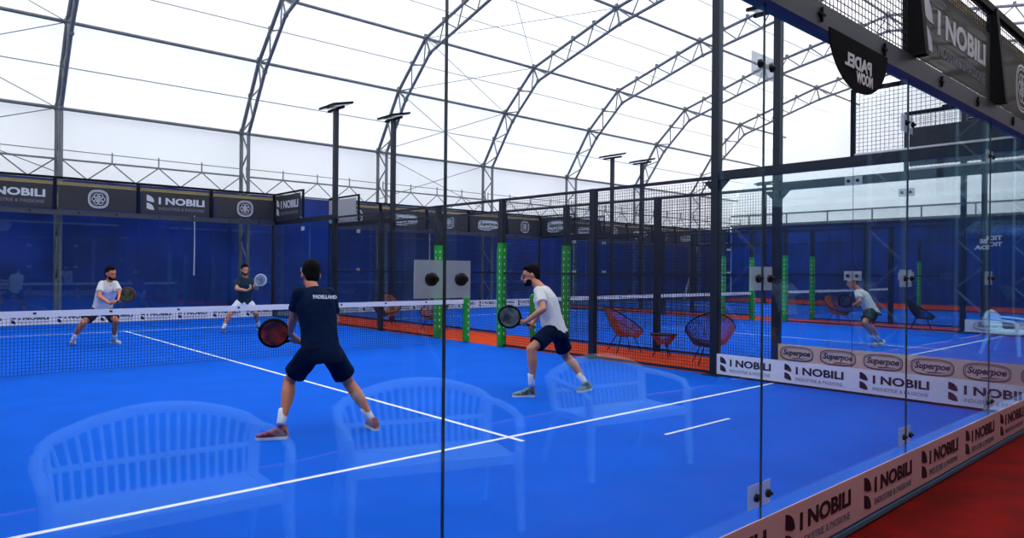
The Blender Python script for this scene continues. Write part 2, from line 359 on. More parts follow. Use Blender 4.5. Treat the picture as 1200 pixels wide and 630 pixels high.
def gpane(w, h, th=.010):
    b = MB(); b.box(.003, w-.003, -th/2, th/2, .05, h); b.cur = 1; b.mi = [0, 0, 0, 1, 0, 1]
    return b.mesh('glass_panel', GLASS, EDGE)
PANE = gpane(2, 2.93); PANE_S = gpane(1.93, 2.93)
_c = MB(); _c.box(-.11, .11, .006, .010, -.06, .06); PL_ME = _c.mesh('clamp_plate', PLATE)
_c = MB(); _c.tube([(0, -.022, 0), (0, -.018, 0), (0, -.006, 0)], [.012, .021, .022], 14); _c.cyl((.008, -.030, 0), (.008, -.02, 0), .009, 6); BOLT = _c.mesh('bolt', RUB)
def clamp(parent, x, y, z, rz=0):
    p = inst('clamp_plate', PL_ME, parent, (x, y, z), rz)
    for s in (-.058, .058): inst('bolt', BOLT, p, (s, 0, 0))
    return p
POST3 = MB().box(-.05, .05, -.06, .06, 0, 3.0).mesh('post', NAVY)
_p = MB(); _p.box(-.068, .068, -.068, .068, .02, 2.1); PAD_ME = _p.mesh('post_pad', GREEN)
_p = MB()
for k in range(13):
    z = .25+.14*k
    for (n_, px, py) in ((0, -.071, -.03), (1, -.03, -.071)):
        if n_ == 0: _p.box(-.0715, -.069, -.009, .009, z, z+.05)
        else: _p.box(-.009, .009, -.0715, -.069, z, z+.05)
PADTX = _p.mesh('pad_lettering', WHITE)
def gusset(b, x, y, z, dx, dy):
    b.poly([(x, y, z), (x+dx*.17, y+dy*.17, z), (x, y, z-.17)], (0.0 if dx else 1.0, 1.0 if dx else 0., 0), .012)
def back_wall(clamps):
    """wall in local XZ plane, x 0..10, seen from -y"""
    r = empty('back_glass_wall')
    for k in range(5): inst('glass_panel', PANE, r, (2*k, 0, 0))
    for k in (range(1, 5) if clamps else ()):
        for z in ((.42, 1.52, 2.6)): clamp(r, 2*k, 0, z)
    b = MB(); b.box(0, 10, -.04, .06, 2.92, 3.06); b.build('top_beam', BEAMM, parent=r)
    b = MB(); b.box(0, 10, -.05, .05, .0, .03); b.box(0, 10, -.035, .035, .03, .055); b.build('bottom_channel', CHAN, parent=r)
    b = MB()
    for k in range(5):
        for dx in (.55, 1.45): 
            x = 2*k+dx; b.box(x-.035, x+.035, -.052, -.04, 2.985, 2.997); b.box(x-.006, x+.006, -.052, -.04, 2.95, 3.03)
    b.build('beam_bolts', BLACK, parent=r)
    for k in range(6):
        b = MB(); x = min(max(2*k, .04), 9.96)
        b.add([(x-.035, -.12, 3.06), (x+.035, -.12, 3.06), (x+.04, .03, 3.06), (x-.04, .03, 3.06), (x-.035, -.045, 3.9), (x+.035, -.045, 3.9), (x+.04, .03, 3.9), (x-.04, .03, 3.9)], [(0, 3, 2, 1), (4, 5, 6, 7), (0, 1, 5, 4), (1, 2, 6, 5), (2, 3, 7, 6), (3, 0, 4, 7)])
        b.build('upper_post', BLACK, parent=r)
        if k < 5: inst('mesh_panel', M_UP, r, (2*k+.04, 0, 3.06))
    b = MB(); b.box(0, 10, -.03, .03, 3.87, 3.93); b.build('top_rail', BLACK, parent=r)
    b = MB(); b.box(0.05, 9.95, .03, .055, 3.70, 3.80); b.build('batten', GOLD, parent=r)
    for x in (.05, 9.95):
        b = MB(); b.box(x-.04, x+.04, -.04, .04, 0, 2.92); b.build('corner_post', NAVY, parent=r)
    return r
def side_glass():
    """local y 0..4 (wall in YZ plane at x=0)"""
    r = empty('side_glass_wall')
    for k in range(2): inst('glass_panel', PANE_S, r, (0, .07 + 1.93*k, 0), PI/2)
    for z in (1.52, 2.75): clamp(r, 0, 2, z, -PI/2)
    b = MB(); b.box(-.05, .05, .07, 3.95, 2.93, 3.06); b.build('top_beam', NAVY, parent=r)
    b = MB(); b.box(-.05, .05, .07, 3.95, 0, .05); b.build('bottom_channel', NAVY, parent=r)
    inst('mesh_panel', M_STEP, r, (0, .08, 3.08), PI/2)
    b = MB(); b.box(-.025, .025, 1.98, 2.03, 3.06, 3.93); b.box(-.025, .025, .08, 1.98, 3.88, 3.93); b.build('mesh_frame', BLACK, parent=r)
    b = MB(); b.box(-.02, .02, .08, 1.98, 3.07, 3.095); b.build('frame_sill', WHITE, parent=r)
    return r
def side_fence():
    r = empty('side_fence')
    for k, y in enumerate((6.45, 8.9, 11.1, 13.55)):
        p = inst('post', POST3, r, (0, y, 0))
        if k in (1, 2):
            q = inst('post_pad', PAD_ME, r, (0, y, 0)); inst('pad_lettering', PADTX, q)
    for y in (4.04, 6.49, 11.14, 13.59): inst('mesh_panel', M_SIDE, r, (0, y, .06), PI/2)
    b = MB(); b.box(-.025, .025, 4.07, 15.93, 2.95, 3.0); b.build('top_rail', NAVY, parent=r)
    b = MB(); b.box(-.02, .02, 4.06, 8.85, 1.48, 1.51); b.box(-.02, .02, 11.15, 15.94, 1.48, 1.51); b.build('middle_rail', NAVY, parent=r)
    b = MB(); b.box(-.02, .02, 4.06, 8.85, .02, .06); b.box(-.02, .02, 11.15, 15.94, .02, .06); b.build('bottom_rail', NAVY, parent=r)
    return r
def light_pole():
    r = empty('floodlight_pole')
    b = MB(); b.box(-.06, .06, -.06, .06, .02, 6.0); b.build('pole', NAVY, parent=r)
    b = MB(); b.box(-.14, .14, -.14, .14, 0, .02); b.build('base_plate', NAVY, parent=r)
    b = MB(); gusset(b, 0, .06, 2.93, 0, 1); gusset(b, 0, -.06, 2.93, 0, -1); b.build('gusset', NAVY, parent=r)
    b = MB(); b.box(-.03, .03, -.45, .45, 5.96, 6.02); b.build('crossbar', BLACK, parent=r)
    for s in (-1, 1):
        h = MB(); h.add([(-.30, s*.24-.2, 5.99), (.30, s*.24-.2, 6.13), (.30, s*.24+.2, 6.13), (-.30, s*.24+.2, 5.99), (-.30, s*.24-.2, 6.05), (.30, s*.24-.2, 6.19), (.30, s*.24+.2, 6.19), (-.30, s*.24+.2, 6.05)],
                         [(0, 3, 2, 1), (4, 5, 6, 7), (0, 1, 5, 4), (1, 2, 6, 5), (2, 3, 7, 6), (3, 0, 4, 7)]); o = h.build('lamp_head', BLACK, parent=r)
        g = MB(); g.add([(-.27, s*.24-.17, 5.993), (.27, s*.24-.17, 6.119), (.27, s*.24+.17, 6.119), (-.27, s*.24+.17, 5.993)], [(0, 3, 2, 1)]); g.build('lamp_lens', LED, parent=o)
    return r
def net():
    r = empty('padel_net'); b = MB(); n = 220; q = .0021
    for i in range(n+1): x = .1+9.8*i/n; b.add([(x-q, -q, .03), (x+q, -q, .03), (x+q, q, .03), (x-q, q, .03), (x-q, -q, .86), (x+q, -q, .86), (x+q, q, .86), (x-q, q, .86)], [(0, 1, 5, 4), (1, 2, 6, 5), (2, 3, 7, 6), (3, 0, 4, 7)])
    for i in range(19): z = .03+.83*i/18; b.box(.1, 9.9, -q, q, z-q, z+q)
    b.build('netting', NETM, parent=r)
    b = MB(); b.box(.08, 9.92, -.008, .008, .83, .92); b.build('tape', WHITE, parent=r)
    fr = frame((0, -.009, 0), (1, 0, 0)); b = MB()
    for k in range(10):
        x = .35+.95*k; shape(b, fr, [(x-.02, .90), (x+.02, .90), (x+.02, .87), (x-.02, .87)][::-1])
    b.build('tape_print', PRINT, parent=r)
    for x in (.05, 9.95):
        p = MB(); p.cyl((x, 0, 0), (x, 0, .95), .045, 14); po = p.build('net_post', NAVY, parent=r)
        p = MB(); p.tube([(x, 0, .02), (x, 0, .94), (x, 0, .99), (x, 0, 1.01)], [.08, .08, .06, .02], 16); pd = p.build('post_pad', GREEN, parent=po, smooth=False)
        p = MB()
        for k in range(6): p.box(x-.010, x+.010, -.0825, -.07, .15+.13*k, .20+.13*k)
        p.build('pad_lettering', WHITE, parent=pd)
    return r
protos = {}
def use(key, fn):
    if key not in protos: protos[key] = fn(); return protos[key]
    return copy_tree(protos[key])
cn = ['of the nearest court', 'of the second court', 'of the third court']
for ci, x in enumerate(CT):
    w = back_wall(True) if ci == 0 else use('bw', None); w.location = (x, 0, 0); w.rotation_euler = (0, 0, 0); tag(w, 'near glass back wall '+cn[ci]+', clear panes with mesh on top', 'glass wall', 'glass back walls')
    w = use('bw', lambda: back_wall(False)); w.location = (x, 20, 0); tag(w, 'far glass back wall '+cn[ci]+' in front of the blue tarpaulin', 'glass wall', 'glass back walls')
    for sx, sn in ((0, 'left'), (10, 'right')):
        w = use('sg', side_glass); w.location = (x+sx, 0, 0); tag(w, f'near {sn} glass side wall {cn[ci]}', 'glass wall', 'glass side walls')
        w = use('sg', None); w.location = (x+sx, 20, 0); w.rotation_euler = (0, 0, PI); tag(w, f'far {sn} glass side wall {cn[ci]}', 'glass wall', 'glass side walls')
        w = use('sf', side_fence); w.location = (x+sx, 0, 0); tag(w, f'{sn} side wire mesh fence {cn[ci]} with green padded gateway posts', 'fence', 'mesh side fences')
        for yy, yn in ((4, 'near'), (16, 'far')):
            w = use('lp', light_pole); w.location = (x+sx, yy, 0); tag(w, f'dark floodlight pole, {yn} one on the {sn} {cn[ci]}', 'floodlight pole', 'floodlight poles')
    w = use('net', net); w.location = (x, 10, 0); tag(w, 'padel net with white printed tape across the middle '+cn[ci], 'net', 'padel nets')
# ================================================================== BANNERS
# near strip, court 1, readable from the aisle
def strip(name, label, o, xd, L, z0, h, base, n, first, pitch, ink, ink2, group=None):
    r = empty(name); tag(r, label, 'banner', group); fr = frame(o, xd); fr = (fr[0]+V((0, 0, z0)), fr[1], fr[2], fr[3])
    panel(fr, L, h, .006, 'vinyl_strip', base, r)
    for k in range(n): nobili(r, fr, first+pitch*k, h*.14, pitch*.80, h*.74, ink, ink2)
    return r
strip('advertising_strip', 'long pinkish I NOBILI strip banner along the foot of the near glass wall', (-9.95, -.052, 0), (1, 0, 0), 9.9, .055, .275, BANS, 9, .12+.99, 1.0, PRINT, GREY)
strip('advertising_strip', 'white I NOBILI strip banner along the foot of the right side glass', (-.052, 4.0, 0), (0, -1, 0), 3.93, .035, .30, BANW, 4, .12, 1.0, PRINT, GREY)
r = empty('advertising_strip'); tag(r, 'cream strip banner with dark green oval Superpoe logos behind the white one', 'banner'); fr = frame((G-.052, 3.95, .05), (0, -1, 0)); panel(fr, 3.88, .32, .006, 'vinyl_strip', BANC, r)
for k in range(6): oval_logo(r, fr, .33+.665*k, .17, .56, .24, 'Superpoe', False)
r = empty('advertising_strip'); tag(r, 'white strip banner with oval logos on the far side glass of the second court', 'banner'); fr = frame((G+10-.052, 3.95, .05), (0, -1, 0)); panel(fr, 3.88, .32, .006, 'vinyl_strip', BANW, r)
for k in range(3): oval_logo(r, fr, .7+1.25*k, .17, 1.0, .24, 'Superpoe', False)
strip('advertising_strip', 'white I NOBILI strip along the foot of the far wall behind the two far players', (-9.9, 19.94, 0), (1, 0, 0), 9.8, .02, .31, BANW, 9, .98, 1.0, PRINT, GREY)
strip('advertising_strip', 'white I NOBILI strip at the foot of the second court far wall', (G+.1, 19.94, 0), (1, 0, 0), 9.8, .05, .30, BANW, 9, .15, 1.05, PRINT, GREY)
# banners on the mesh over back walls (local panels of two metres)
def mesh_banner(o, xd, kind, label, w=1.78, h=.62, base=None, group='banners on the mesh above the glass'):
    r = empty('mesh_banner'); tag(r, label, 'banner', group); fr = frame(o, xd); panel(fr, w, h, .006, 'banner_cloth', base or BANK, r)
    if kind == 'n': nobili(r, fr, .12, h*.17, w-.26, h*.68, PALE, GREY)
    elif kind == 's': seal(r, fr, w/2, h/2, h*.40, PALE)
    elif kind == 'o': oval_logo(r, fr, w/2, h/2, w*.62, h*.62, 'Superpoe', True)
    return r
zb = 3.08
# far wall of court 1 (x 0..10 local => -10..0)
for X, kd, lb in ((-5.92, 's', 'black banner with pale round seal beside the left arch leg, above the far glass'), (-3.92, 'n', 'black I NOBILI banner between two seal banners above the far glass'),
                  (-1.92, 's', 'black banner with pale round seal above the far player in the teal shirt'), (-7.92, 'n', 'black I NOBILI banner cut by the left edge of the photo')):
    mesh_banner((X, 19.93, zb), (1, 0, 0), kd, lb, w=1.84)
mesh_banner((-.05, 19.9, zb), (0, -1, 0), 'n', 'black I NOBILI banner turned sideways at the far right corner of the nearest court', w=1.8, h=.75)
mesh_banner((G-.05, 19.9, zb), (0, -1, 0), 'p', 'blank pale banner turned sideways at the far left corner of the second court', w=1.8, h=.75, base=mat('pale_banner', (176, 180, 184), .7))
for i, (kd, lb) in enumerate((('s', 'black seal banner first from the left above the far wall of the second court'), ('o', 'black banner with pale oval logo right of the second floodlight pole'), ('s', 'black seal banner in the middle above the far wall of the second court'),
                              ('o', 'black banner with pale oval logo just left of the player in white'), ('s', 'black seal banner above the head of the player in white'))):
    mesh_banner((G+.08+2*i, 19.93, zb), (1, 0, 0), kd, lb, w=1.84)
mesh_banner((G+10-.05, 19.9, zb), (0, -1, 0), 'o', 'black oval logo banner turned sideways at the far right corner, second court', w=1.8, h=.75)
for i in range(5): mesh_banner((2*G+10+.08+2*i, 19.93, zb), (1, 0, 0), 'os'[i % 2], f"{'black oval logo banner' if i%2==0 else 'black seal banner'} above the third court far wall, {['first','second','third','fourth','fifth'][i]} from left", w=1.84)
# near wall banners, court 1
BANN = mat('smoky_banner', (60, 58, 54), .8, alpha=.80)
mesh_banner((-3.88, -.014, 3.09), (1, 0, 0), 'n', 'grey see-through I NOBILI banner high on the near mesh at top right', w=1.78, h=.58, base=BANN)
mesh_banner((-1.88, -.014, 3.09), (1, 0, 0), 's', 'grey see-through banner with a pale seal at the top right corner', w=1.76, h=.58, base=BANN)
r = empty('mesh_banner'); tag(r, 'thin beige round seal hanging on the near mesh left of the I NOBILI banner', 'banner'); fr = frame((-5.9, -.012, 3.2), (1, 0, 0)); a = MB()
ring(a, fr, .88, .34, .30, .30, .30, 32); a.build('seal_disc', mat('beige_disc', (214, 206, 176), .7), parent=r)
mesh_banner((G-.05, 1.95, 3.12), (0, -1, 0), 'p', 'dark blank panel standing for a dark reflection on the second court side mesh', w=1.86, h=.55)  # blurred dark reflection put in as a blank sheet on the mesh
# half-round sign on the near beam
r = empty('half_round_sign'); tag(r, 'black half-round sign with white letters hanging under the near top beam', 'sign'); fr = frame((-4.98, -.058, 2.93), (1, 0, 0)); a = MB()
pts = [(-.42, 0)] + [(-.42*math.cos(t), -.30*math.sin(t)) for t in [PI*i/24 for i in range(1, 24)]] + [(.42, 0)]
a.poly([fp(fr, p, q, 0) for p, q in pts[::-1]], fr[3], .008); a.build('sign_plate', mat('sign_black', (8, 10, 16), .85, spec=.1), parent=r)
b = MB(); fr2 = (fr[0]+fr[3]*.008, *fr[1:]); put_text(b, 'PADEL', -.22, -.17, .38, .08, fr2, bold=.035, mirror=True); put_text(b, 'MOOW', -.06, -.245, .24, .07, fr2, bold=.035, mirror=True); b.build('lettering', WHITE, parent=r)
# a reflected sign, put in as mirrored letters on the side glass
r = empty('reflected_lettering'); tag(r, 'white reversed lettering on the right side glass standing for a reflection', 'painted reflection'); fr = frame((-.008, .64, 1.80), (0, -1, 0)); b = MB()
put_text(b, 'TIDI', .12, .14, .15, .05, fr, bold=.04, mirror=True); put_text(b, 'TIC', .15, .07, .12, .05, fr, bold=.04, mirror=True); put_text(b, 'BE', .055, .105, .07, .05, fr, bold=.04, mirror=True); put_text(b, 'IDA', .0, .035, .15, .05, fr, bold=.04, mirror=True)
b.build('lettering', WHITE, parent=r)
# ================================================================== FURNITURE
def bench():
    r = empty('garden_bench')
    b = MB(); n = 10                                              # seat: slatted slab with rolled front lip
    for k in range(9): y0 = -.21+.05*k; b.box(-.46, .46, y0, y0+.042, .41+.004*k, .43+.004*k)
    b.box(-.48, .48, .22, .26, .40, .455); b.box(-.48, -.44, -.22, .24, .40, .45); b.box(.44, .48, -.22, .24, .40, .45); b.box(-.48, .48, -.24, -.20, .40, .44)
    b.build('seat', PLASTIC, parent=r)
    def top(x): return .70+.13*math.cos(x/.5*PI/2)**.8 if abs(x) < .5 else .70
    b = MB(); pts = [(x, -.30-.02*math.cos(x*PI), top(x)) for x in [-.5+.05*i for i in range(21)]]
    b.tube([(-.47, -.24, .42)] + pts + [(.47, -.24, .42)], .032, 8)
    b.tube([(x, -.27-.015*math.cos(x*PI), .585) for x in [-.46+.046*i for i in range(21)]], .016, 6)
    for k in range(19):
        x = (-.43+.86*k/18); xt = x*1.08; b.tube([(x*.98, -.235, .43), (x, -.27, .585), (xt, -.31, top(xt)-.01)], .0135, 6, flat=.7)
    b.build('backrest', PLASTIC, parent=r)
    for s in (-1, 1):
        b = MB(); b.tube([(s*.48, -.28, .70), (s*.53, -.12, .69), (s*.54, .05, .675), (s*.53, .18, .66), (s*.515, .235, .60)], .027, 8, flat=.8); b.build('armrest', PLASTIC, parent=r)
        b = MB(); b.tube([(s*.515, .24, .62), (s*.50, .25, .42), (s*.51, .28, 0)], [.034, .040, .026], 6, flat=.8); b.build('leg', PLASTIC, parent=r)
        b = MB(); b.tube([(s*.47, -.22, .44), (s*.49, -.30, .2), (s*.50, -.36, 0)], [.036, .032, .024], 6, flat=.8); b.build('leg', PLASTIC, parent=r)
    return r
B0 = bench()
for i, (x, y, a, lb) in enumerate(((-8.29, -1.84, 5, 'leftmost of the white plastic benches mirrored in the near glass'), (-6.85, -1.72, 19.6, 'middle white plastic bench mirrored in the near glass below the player in navy'),
                                   (-4.86, -1.85, 10, 'white plastic bench mirrored in the near glass below the player in white'), (7.3, -1.95, 0, 'farthest white plastic bench, mirrored near the right edge'))):
    o = B0 if i == 0 else copy_tree(B0); o.location = (x, y, -.012); o.rotation_euler = (0, 0, math.radians(a)); tag(o, lb, 'bench', 'white plastic benches beside the near glass wall')
def acapulco(mat1, mat2):
    r = empty('string_chair')
    hoop = []; n = 28
    for k in range(n):
        t = 2*PI*k/n; x = .40*math.sin(t)*(1-.12*math.cos(t)); y = -.38*math.cos(t); z = .62+.26*math.cos(t)+.0*y; hoop.append(V((x, y*1.0 - .02, z)))
    b = MB(); b.tube(hoop+[hoop[0]], .012, 6, cap=False)
    low = [V((.14*math.sin(2*PI*k/n), .03-.14*math.cos(2*PI*k/n), .30)) for k in range(n)]
    b.tube(low+[low[0]], .009, 6, cap=False); b.build('frame', BLACK, parent=r)
    for half_, mm, nm in ((0, mat1, 'cord_seat'), (1, mat2, 'cord_seat')):
        b = MB(); K = 56
        for k in range(K):
            t = 2*PI*k/K; ishalf = 0 if t < PI else 1
            if ishalf != half_: continue
            a = V((.40*math.sin(t)*(1-.12*math.cos(t)), -.38*math.cos(t)-.02, .62+.26*math.cos(t))); c = V((.14*math.sin(t), .03-.14*math.cos(t), .30)); mm_ = (a+c)/2 - V((0, 0, .07)); mm_.x *= 1.05
            b.tube([a, mm_, c], .010, 4, cap=False)
        b.build(nm, mm, parent=r)
    for (x, y) in ((-.26, .26), (.26, .26), (-.22, -.24), (.22, -.24)):
        b = MB(); b.tube([(x*.5, y*.5+.02, .31), (x, y, 0)], .009, 6); b.build('leg', BLACK, parent=r)
    return r
ac = [((1.35, 6.85), 245, CORD_O, CORD_G, 'orange and green string chair with raised back seen through the mesh'), ((1.05, 4.75), -50, CORD_O, CORD_P, 'orange and purple string chair behind the corner floodlight pole'),
      ((1.3, 13.0), 100, CORD_O, CORD_G, 'green and orange string chair behind the net near the green gate pad'), ((1.0, 14.9), 160, CORD_K, CORD_O, 'dark brown string chair farthest along the orange strip'),
      ((12.45, 5.2), 200, CORD_K, CORD_K, 'dark string chair beyond the second court at the right'), ((12.7, 7.6), 150, CORD_O, CORD_P, 'brown string chair beyond the second court net')]
for (p, a, m1, m2, lb) in ac:
    o = acapulco(m1, m2); o.location = (*p, 0); o.rotation_euler = (0, 0, math.radians(a)); tag(o, lb, 'chair', 'string chairs between the courts')
r = empty('side_table', (1.2, 5.8, 0)); tag(r, 'small low orange cord side table between two string chairs', 'table')
b = MB(); b.tube([(.24*math.cos(2*PI*k/20), .24*math.sin(2*PI*k/20), .42) for k in range(21)], .010, 6, cap=False); b.cyl((0, 0, .42), (0, 0, .43), .23, 20); b.build('table_top', BLACK, parent=r)
b = MB()
for k in range(28):
    t = 2*PI*k/28; b.tube([(.24*math.cos(t), .24*math.sin(t), .42), (.10*math.cos(t+.3), .10*math.sin(t+.3), .24)], .010, 4, cap=False)
b.build('cord_basket', CORD_O, parent=r)
for k in range(3):
    t = 2*PI*k/3; b = MB(); b.tube([(.1*math.cos(t), .1*math.sin(t), .25), (.2*math.cos(t), .2*math.sin(t), 0)], .009, 6); b.build('leg', BLACK, parent=r)
# ================================================================== PEOPLE
def remesh(mb, voxel, name, m_, smooth=4, disp=0., seed=0):
    me = fixnormals(mb.mesh(name, m_)); o = bpy.data.objects.new(name, me); COL.objects.link(o)
    md = o.modifiers.new('r', 'REMESH'); md.mode = 'VOXEL'; md.voxel_size = voxel; md.use_smooth_shade = True
    s = o.modifiers.new('s', 'SMOOTH'); s.factor = .5; s.iterations = smooth
    if disp:
        tx = bpy.data.textures.new('folds', 'CLOUDS'); tx.noise_scale = .11; dm = o.modifiers.new('d', 'DISPLACE'); dm.texture = tx; dm.strength = disp; dm.mid_level = .5
    dg = bpy.context.evaluated_depsgraph_get(); out = bpy.data.meshes.new_from_object(o.evaluated_get(dg)); bpy.data.objects.remove(o)
    out.name = name; out.materials.clear(); out.materials.append(m_); out.polygons.foreach_set('use_smooth', [True]*len(out.polygons)); return out
def limb(mb, a, b, prof_, n=12, bulge=None, end=True):
    a = V(a); b = V(b); pts = []; rs = []
    for t, r_ in prof_: pts.append(a.lerp(b, t) + (bulge*math.sin(PI*min(max(t, 0), 1)) if bulge else V())); rs.append(r_)
    mb.tube(pts, rs, n); mb.ball(pts[0], rs[0], 10)
    if end: mb.ball(pts[-1], rs[-1], 10)
def torso(mb, secs, n=18):
    """secs: (centre, sideaxis, frontaxis, halfwidth, halfdepth)"""
    vs = []; fs = []
    for c, sx, fx, w, d in secs:
        for k in range(n):
            a = 2*PI*k/n; ca, sa = math.cos(a), math.sin(a); e = .85
            vs.append(c + sx*(w*math.copysign(abs(ca)**e, ca)) + fx*(d*math.copysign(abs(sa)**e, sa)))
    m_ = len(secs)
    for i in range(m_-1):
        for k in range(n): fs.append((i*n+k, i*n+(k+1) % n, (i+1)*n+(k+1) % n, (i+1)*n+k))
    fs += [tuple(range(n-1, -1, -1)), tuple(range((m_-1)*n, m_*n))]; mb.add(vs, fs)
def grip_hand(mb, wrist, g, axis, rh=.017, sgn=1):
    a = axis.normalized(); s = (wrist-g); s = (s - a*s.dot(a)); s = s.normalized() if s.length > 1e-4 else a.orthogonal().normalized()
    q = a.cross(s)*sgn; palm = g + s*(rh+.016)
    mb.tube([wrist, wrist.lerp(palm, .45), palm + q*.004], [.027, .031, .030], 10)
    mb.tube([palm - a*.034, palm, palm + a*.034], [.019, .024, .019], 10); mb.ball(palm, .026)
    for k in range(4):
        off_ = a*((k-1.5)*.0205); R0 = rh+.010; ln = (1., 1.08, 1.04, .86)[k]
        pts = [g + off_ + (s*math.cos(t*ln) + q*math.sin(t*ln))*R0 for t in (-.1, .5, 1.1, 1.7, 2.3, 2.9, 3.4)]
        mb.tube(pts, [.011, .0105, .010, .0095, .009, .0085, .007], 8); mb.ball(pts[-1], .0075, 8)
    base = palm + a*.03; pts = [base] + [g + a*(.034+.003*i) + (s*math.cos(t) - q*math.sin(t))*(rh+.011) for i, t in enumerate((.5, 1.1, 1.7, 2.2))]
    mb.tube(pts, [.014, .013, .012, .011, .009], 8); mb.ball(pts[-1], .009, 8)
def person(name_label, J, face, skin, tee, shorts, shoes, hair=True, beard=False, short_frac=.74, sock_h=.11, scale=1., racket=None, back_text=None, chest_logo=False, look=None, vox=.0065):
    root = empty('person', ((J['hipL']+J['hipR'])/2).to_tuple()[:2] + (0,)); tag(root, name_label, 'person'); O = V(root.location)
    J = {k: (v - O if isinstance(v, V) else v) for k, v in J.items()}
    fw = V(face).normalized(); side = (J['shL']-J['shR']).normalized(); up = V((0, 0, 1))
    hipc = (J['hipL']+J['hipR'])/2; hs = (J['hipL']-J['hipR']); hs.z = 0; hs.normalize(); shc = (J['shL']+J['shR'])/2; spine = (shc-hipc).normalized()
    fx = side.cross(spine).normalized(); fx = fx if fx.dot(fw) > 0 else -fx; hfx = hs.cross(up); hfx = hfx if hfx.dot(fw) > 0 else -hfx
    def sec(t, w, d, f0=0.): c = hipc.lerp(shc, t); sx = hs.lerp(side, max(0, min(1, t))).normalized(); f_ = hfx.lerp(fx, max(0, min(1, t))).normalized(); return (c + f_*f0, sx, f_, w, d)
    hw = min(.205, (J['shL']-J['shR']).length/2+.02)
    neck = J['neck']; head = J['head']; hd = (look or fw).normalized()
    hup = (head-neck).normalized().lerp(up, .6).normalized(); hx = hd.cross(hup).normalized(); hd = hup.cross(hx).normalized(); HR = Matrix((hx, hd, hup)).transposed()
    HS = 1.12
    def H(x, y, z): return head + HR @ V((x*HS, y*HS, z*HS-.012))
    mbball = MB.ball
    body = MB()
    torso(body, [sec(-.10, .14, .10), sec(.0, .165, .115), sec(.12, .16, .11), sec(.35, .140, .10), sec(.6, .155, .115), sec(.8, .165, .12), sec(.95, .15, .10), sec(1.05, .09, .07)])
    for s in 'LR':
        q0 = J['sh'+s] + (shc-J['sh'+s])*.14 - spine*.014; limb(body, q0, J['el'+s], [(0, .050), (.3, .052), (.6, .046), (1, .039)])
        limb(body, J['el'+s], J['wr'+s], [(0, .041), (.25, .044), (.6, .034), (1, .026)])
        limb(body, J['hip'+s], J['kn'+s], [(0, .092), (.2, .090), (.5, .076), (.85, .058), (1, .056)])
        sh = (J['an'+s]-J['kn'+s]); bk = -(fw - sh.normalized()*fw.dot(sh.normalized())).normalized()
        limb(body, J['kn'+s], J['an'+s], [(0, .058), (.12, .057), (.3, .064), (.5, .055), (.75, .040), (1, .036)], bulge=bk*.018)
        body.tube([J['an'+s], J['heel'+s]+V((0, 0, .05)), J['toe'+s].lerp(J['heel'+s], .4)+V((0, 0, .04))], [.032, .026, .020], 10)
    body.tube([shc.lerp(neck, -.1), neck, head+V((0, 0, -.03))], [.068, .056, .055], 12)
    body.ball(H(0, -.01, .02), (0.0829, 0.1064, 0.1098), 18, HR); body.ball(H(0, .022, -.055), (0.0627, 0.0762, 0.0694), 16, HR)      # skull and jaw
    body.ball(H(0, .05, -.098), (0.0336, 0.0336, 0.0246), 12, HR)                                                        # chin
    body.tube([H(0, .088, .018), H(0, .108, -.012), H(0, .116, -.028), H(0, .09, -.036)], [.010, .012, .015, .010], 8)       # nose
    for sx in (-1, 1):
        body.ball(H(.028*sx, .082, .024), (.020, .012, .008), 10, HR); body.ball(H(.076*sx, -.012, -.012), (.010, .020, .032), 10, HR)
    body.ball(H(0, .088, -.062), (.022, .012, .006), 10, HR); body.ball(H(0, .087, -.072), (.018, .012, .006), 10, HR)
    if racket:
        rc, re = racket['c']-O, racket['e']-O; ax = (rc-re).normalized()
        for s in 'LR':
            if racket.get(s): grip_hand(body, J['wr'+s], racket[s]-O, ax, .017 if s != racket.get('throat') else .02, 1 if s == 'R' else -1)
    inst('body', remesh(body, vox, 'body', skin, 3), root)
    for sx in (-1, 1): MB().ball(H(.029*sx, .082, .008), (.012, .008, .008), 10, HR).build('eye', RUB, parent=root)
    # shirt
    t = MB(); sh0 = .0
    torso(t, [sec(-.10, .185, .145), sec(.05, .182, .140), sec(.3, .172, .132), sec(.55, .180, .138), sec(.78, .188, .138), sec(.92, .168, .115), sec(1.02, .118, .085), sec(1.09, .072, .066)])
    for s in 'LR':
        q0 = J['sh'+s] + (shc-J['sh'+s])*.14 - spine*.010; limb(t, q0, J['el'+s], [(0, .069), (.3, .071), (.66, .070)], end=False)
    inst('shirt', remesh(t, .009, 'shirt', tee, 4, .022), root)
    # shorts
    t = MB(); torso(t, [sec(-.17, .175, .14), sec(-.08, .19, .145), sec(.06, .182, .138), sec(.14, .172, .13)])
    for s in 'LR': limb(t, J['hip'+s].lerp(J['kn'+s], -.02), J['kn'+s], [(0, .104), (.3, .108), (short_frac, .107)], end=False)
    inst('shorts', remesh(t, .009, 'shorts', shorts, 3, .018), root)
    for s in 'LR':
        a, k = J['an'+s], J['kn'+s]; L = (k-a).length; c = MB(); c.tube([a + (k-a)*(-.10), a, a.lerp(k, sock_h/L*.5), a.lerp(k, sock_h/L)], [.040, .041, .043, .046], 14); c.build('sock', SOCK, parent=root, smooth=True)
        he, to = J['heel'+s], J['toe'+s]; d = (to-he); d = d.normalized()*.27; sd = up.cross(d).normalized(); nrm = d.normalized().cross(sd)
        if nrm.z < 0: nrm = -nrm
        c = MB(); secs = []
        for tt, w_, h_ in ((-.02, .024, .05), (.04, .034, .085), (.18, .038, .105), (.34, .038, .095), (.5, .042, .068), (.7, .048, .052), (.88, .044, .040), (.98, .028, .030)):
            secs.append((he + d*tt + nrm*(.018+h_/2), sd, nrm, w_, h_/2))
        torso(c, secs, 14); so = c.build('shoe', shoes, parent=root, smooth=True)
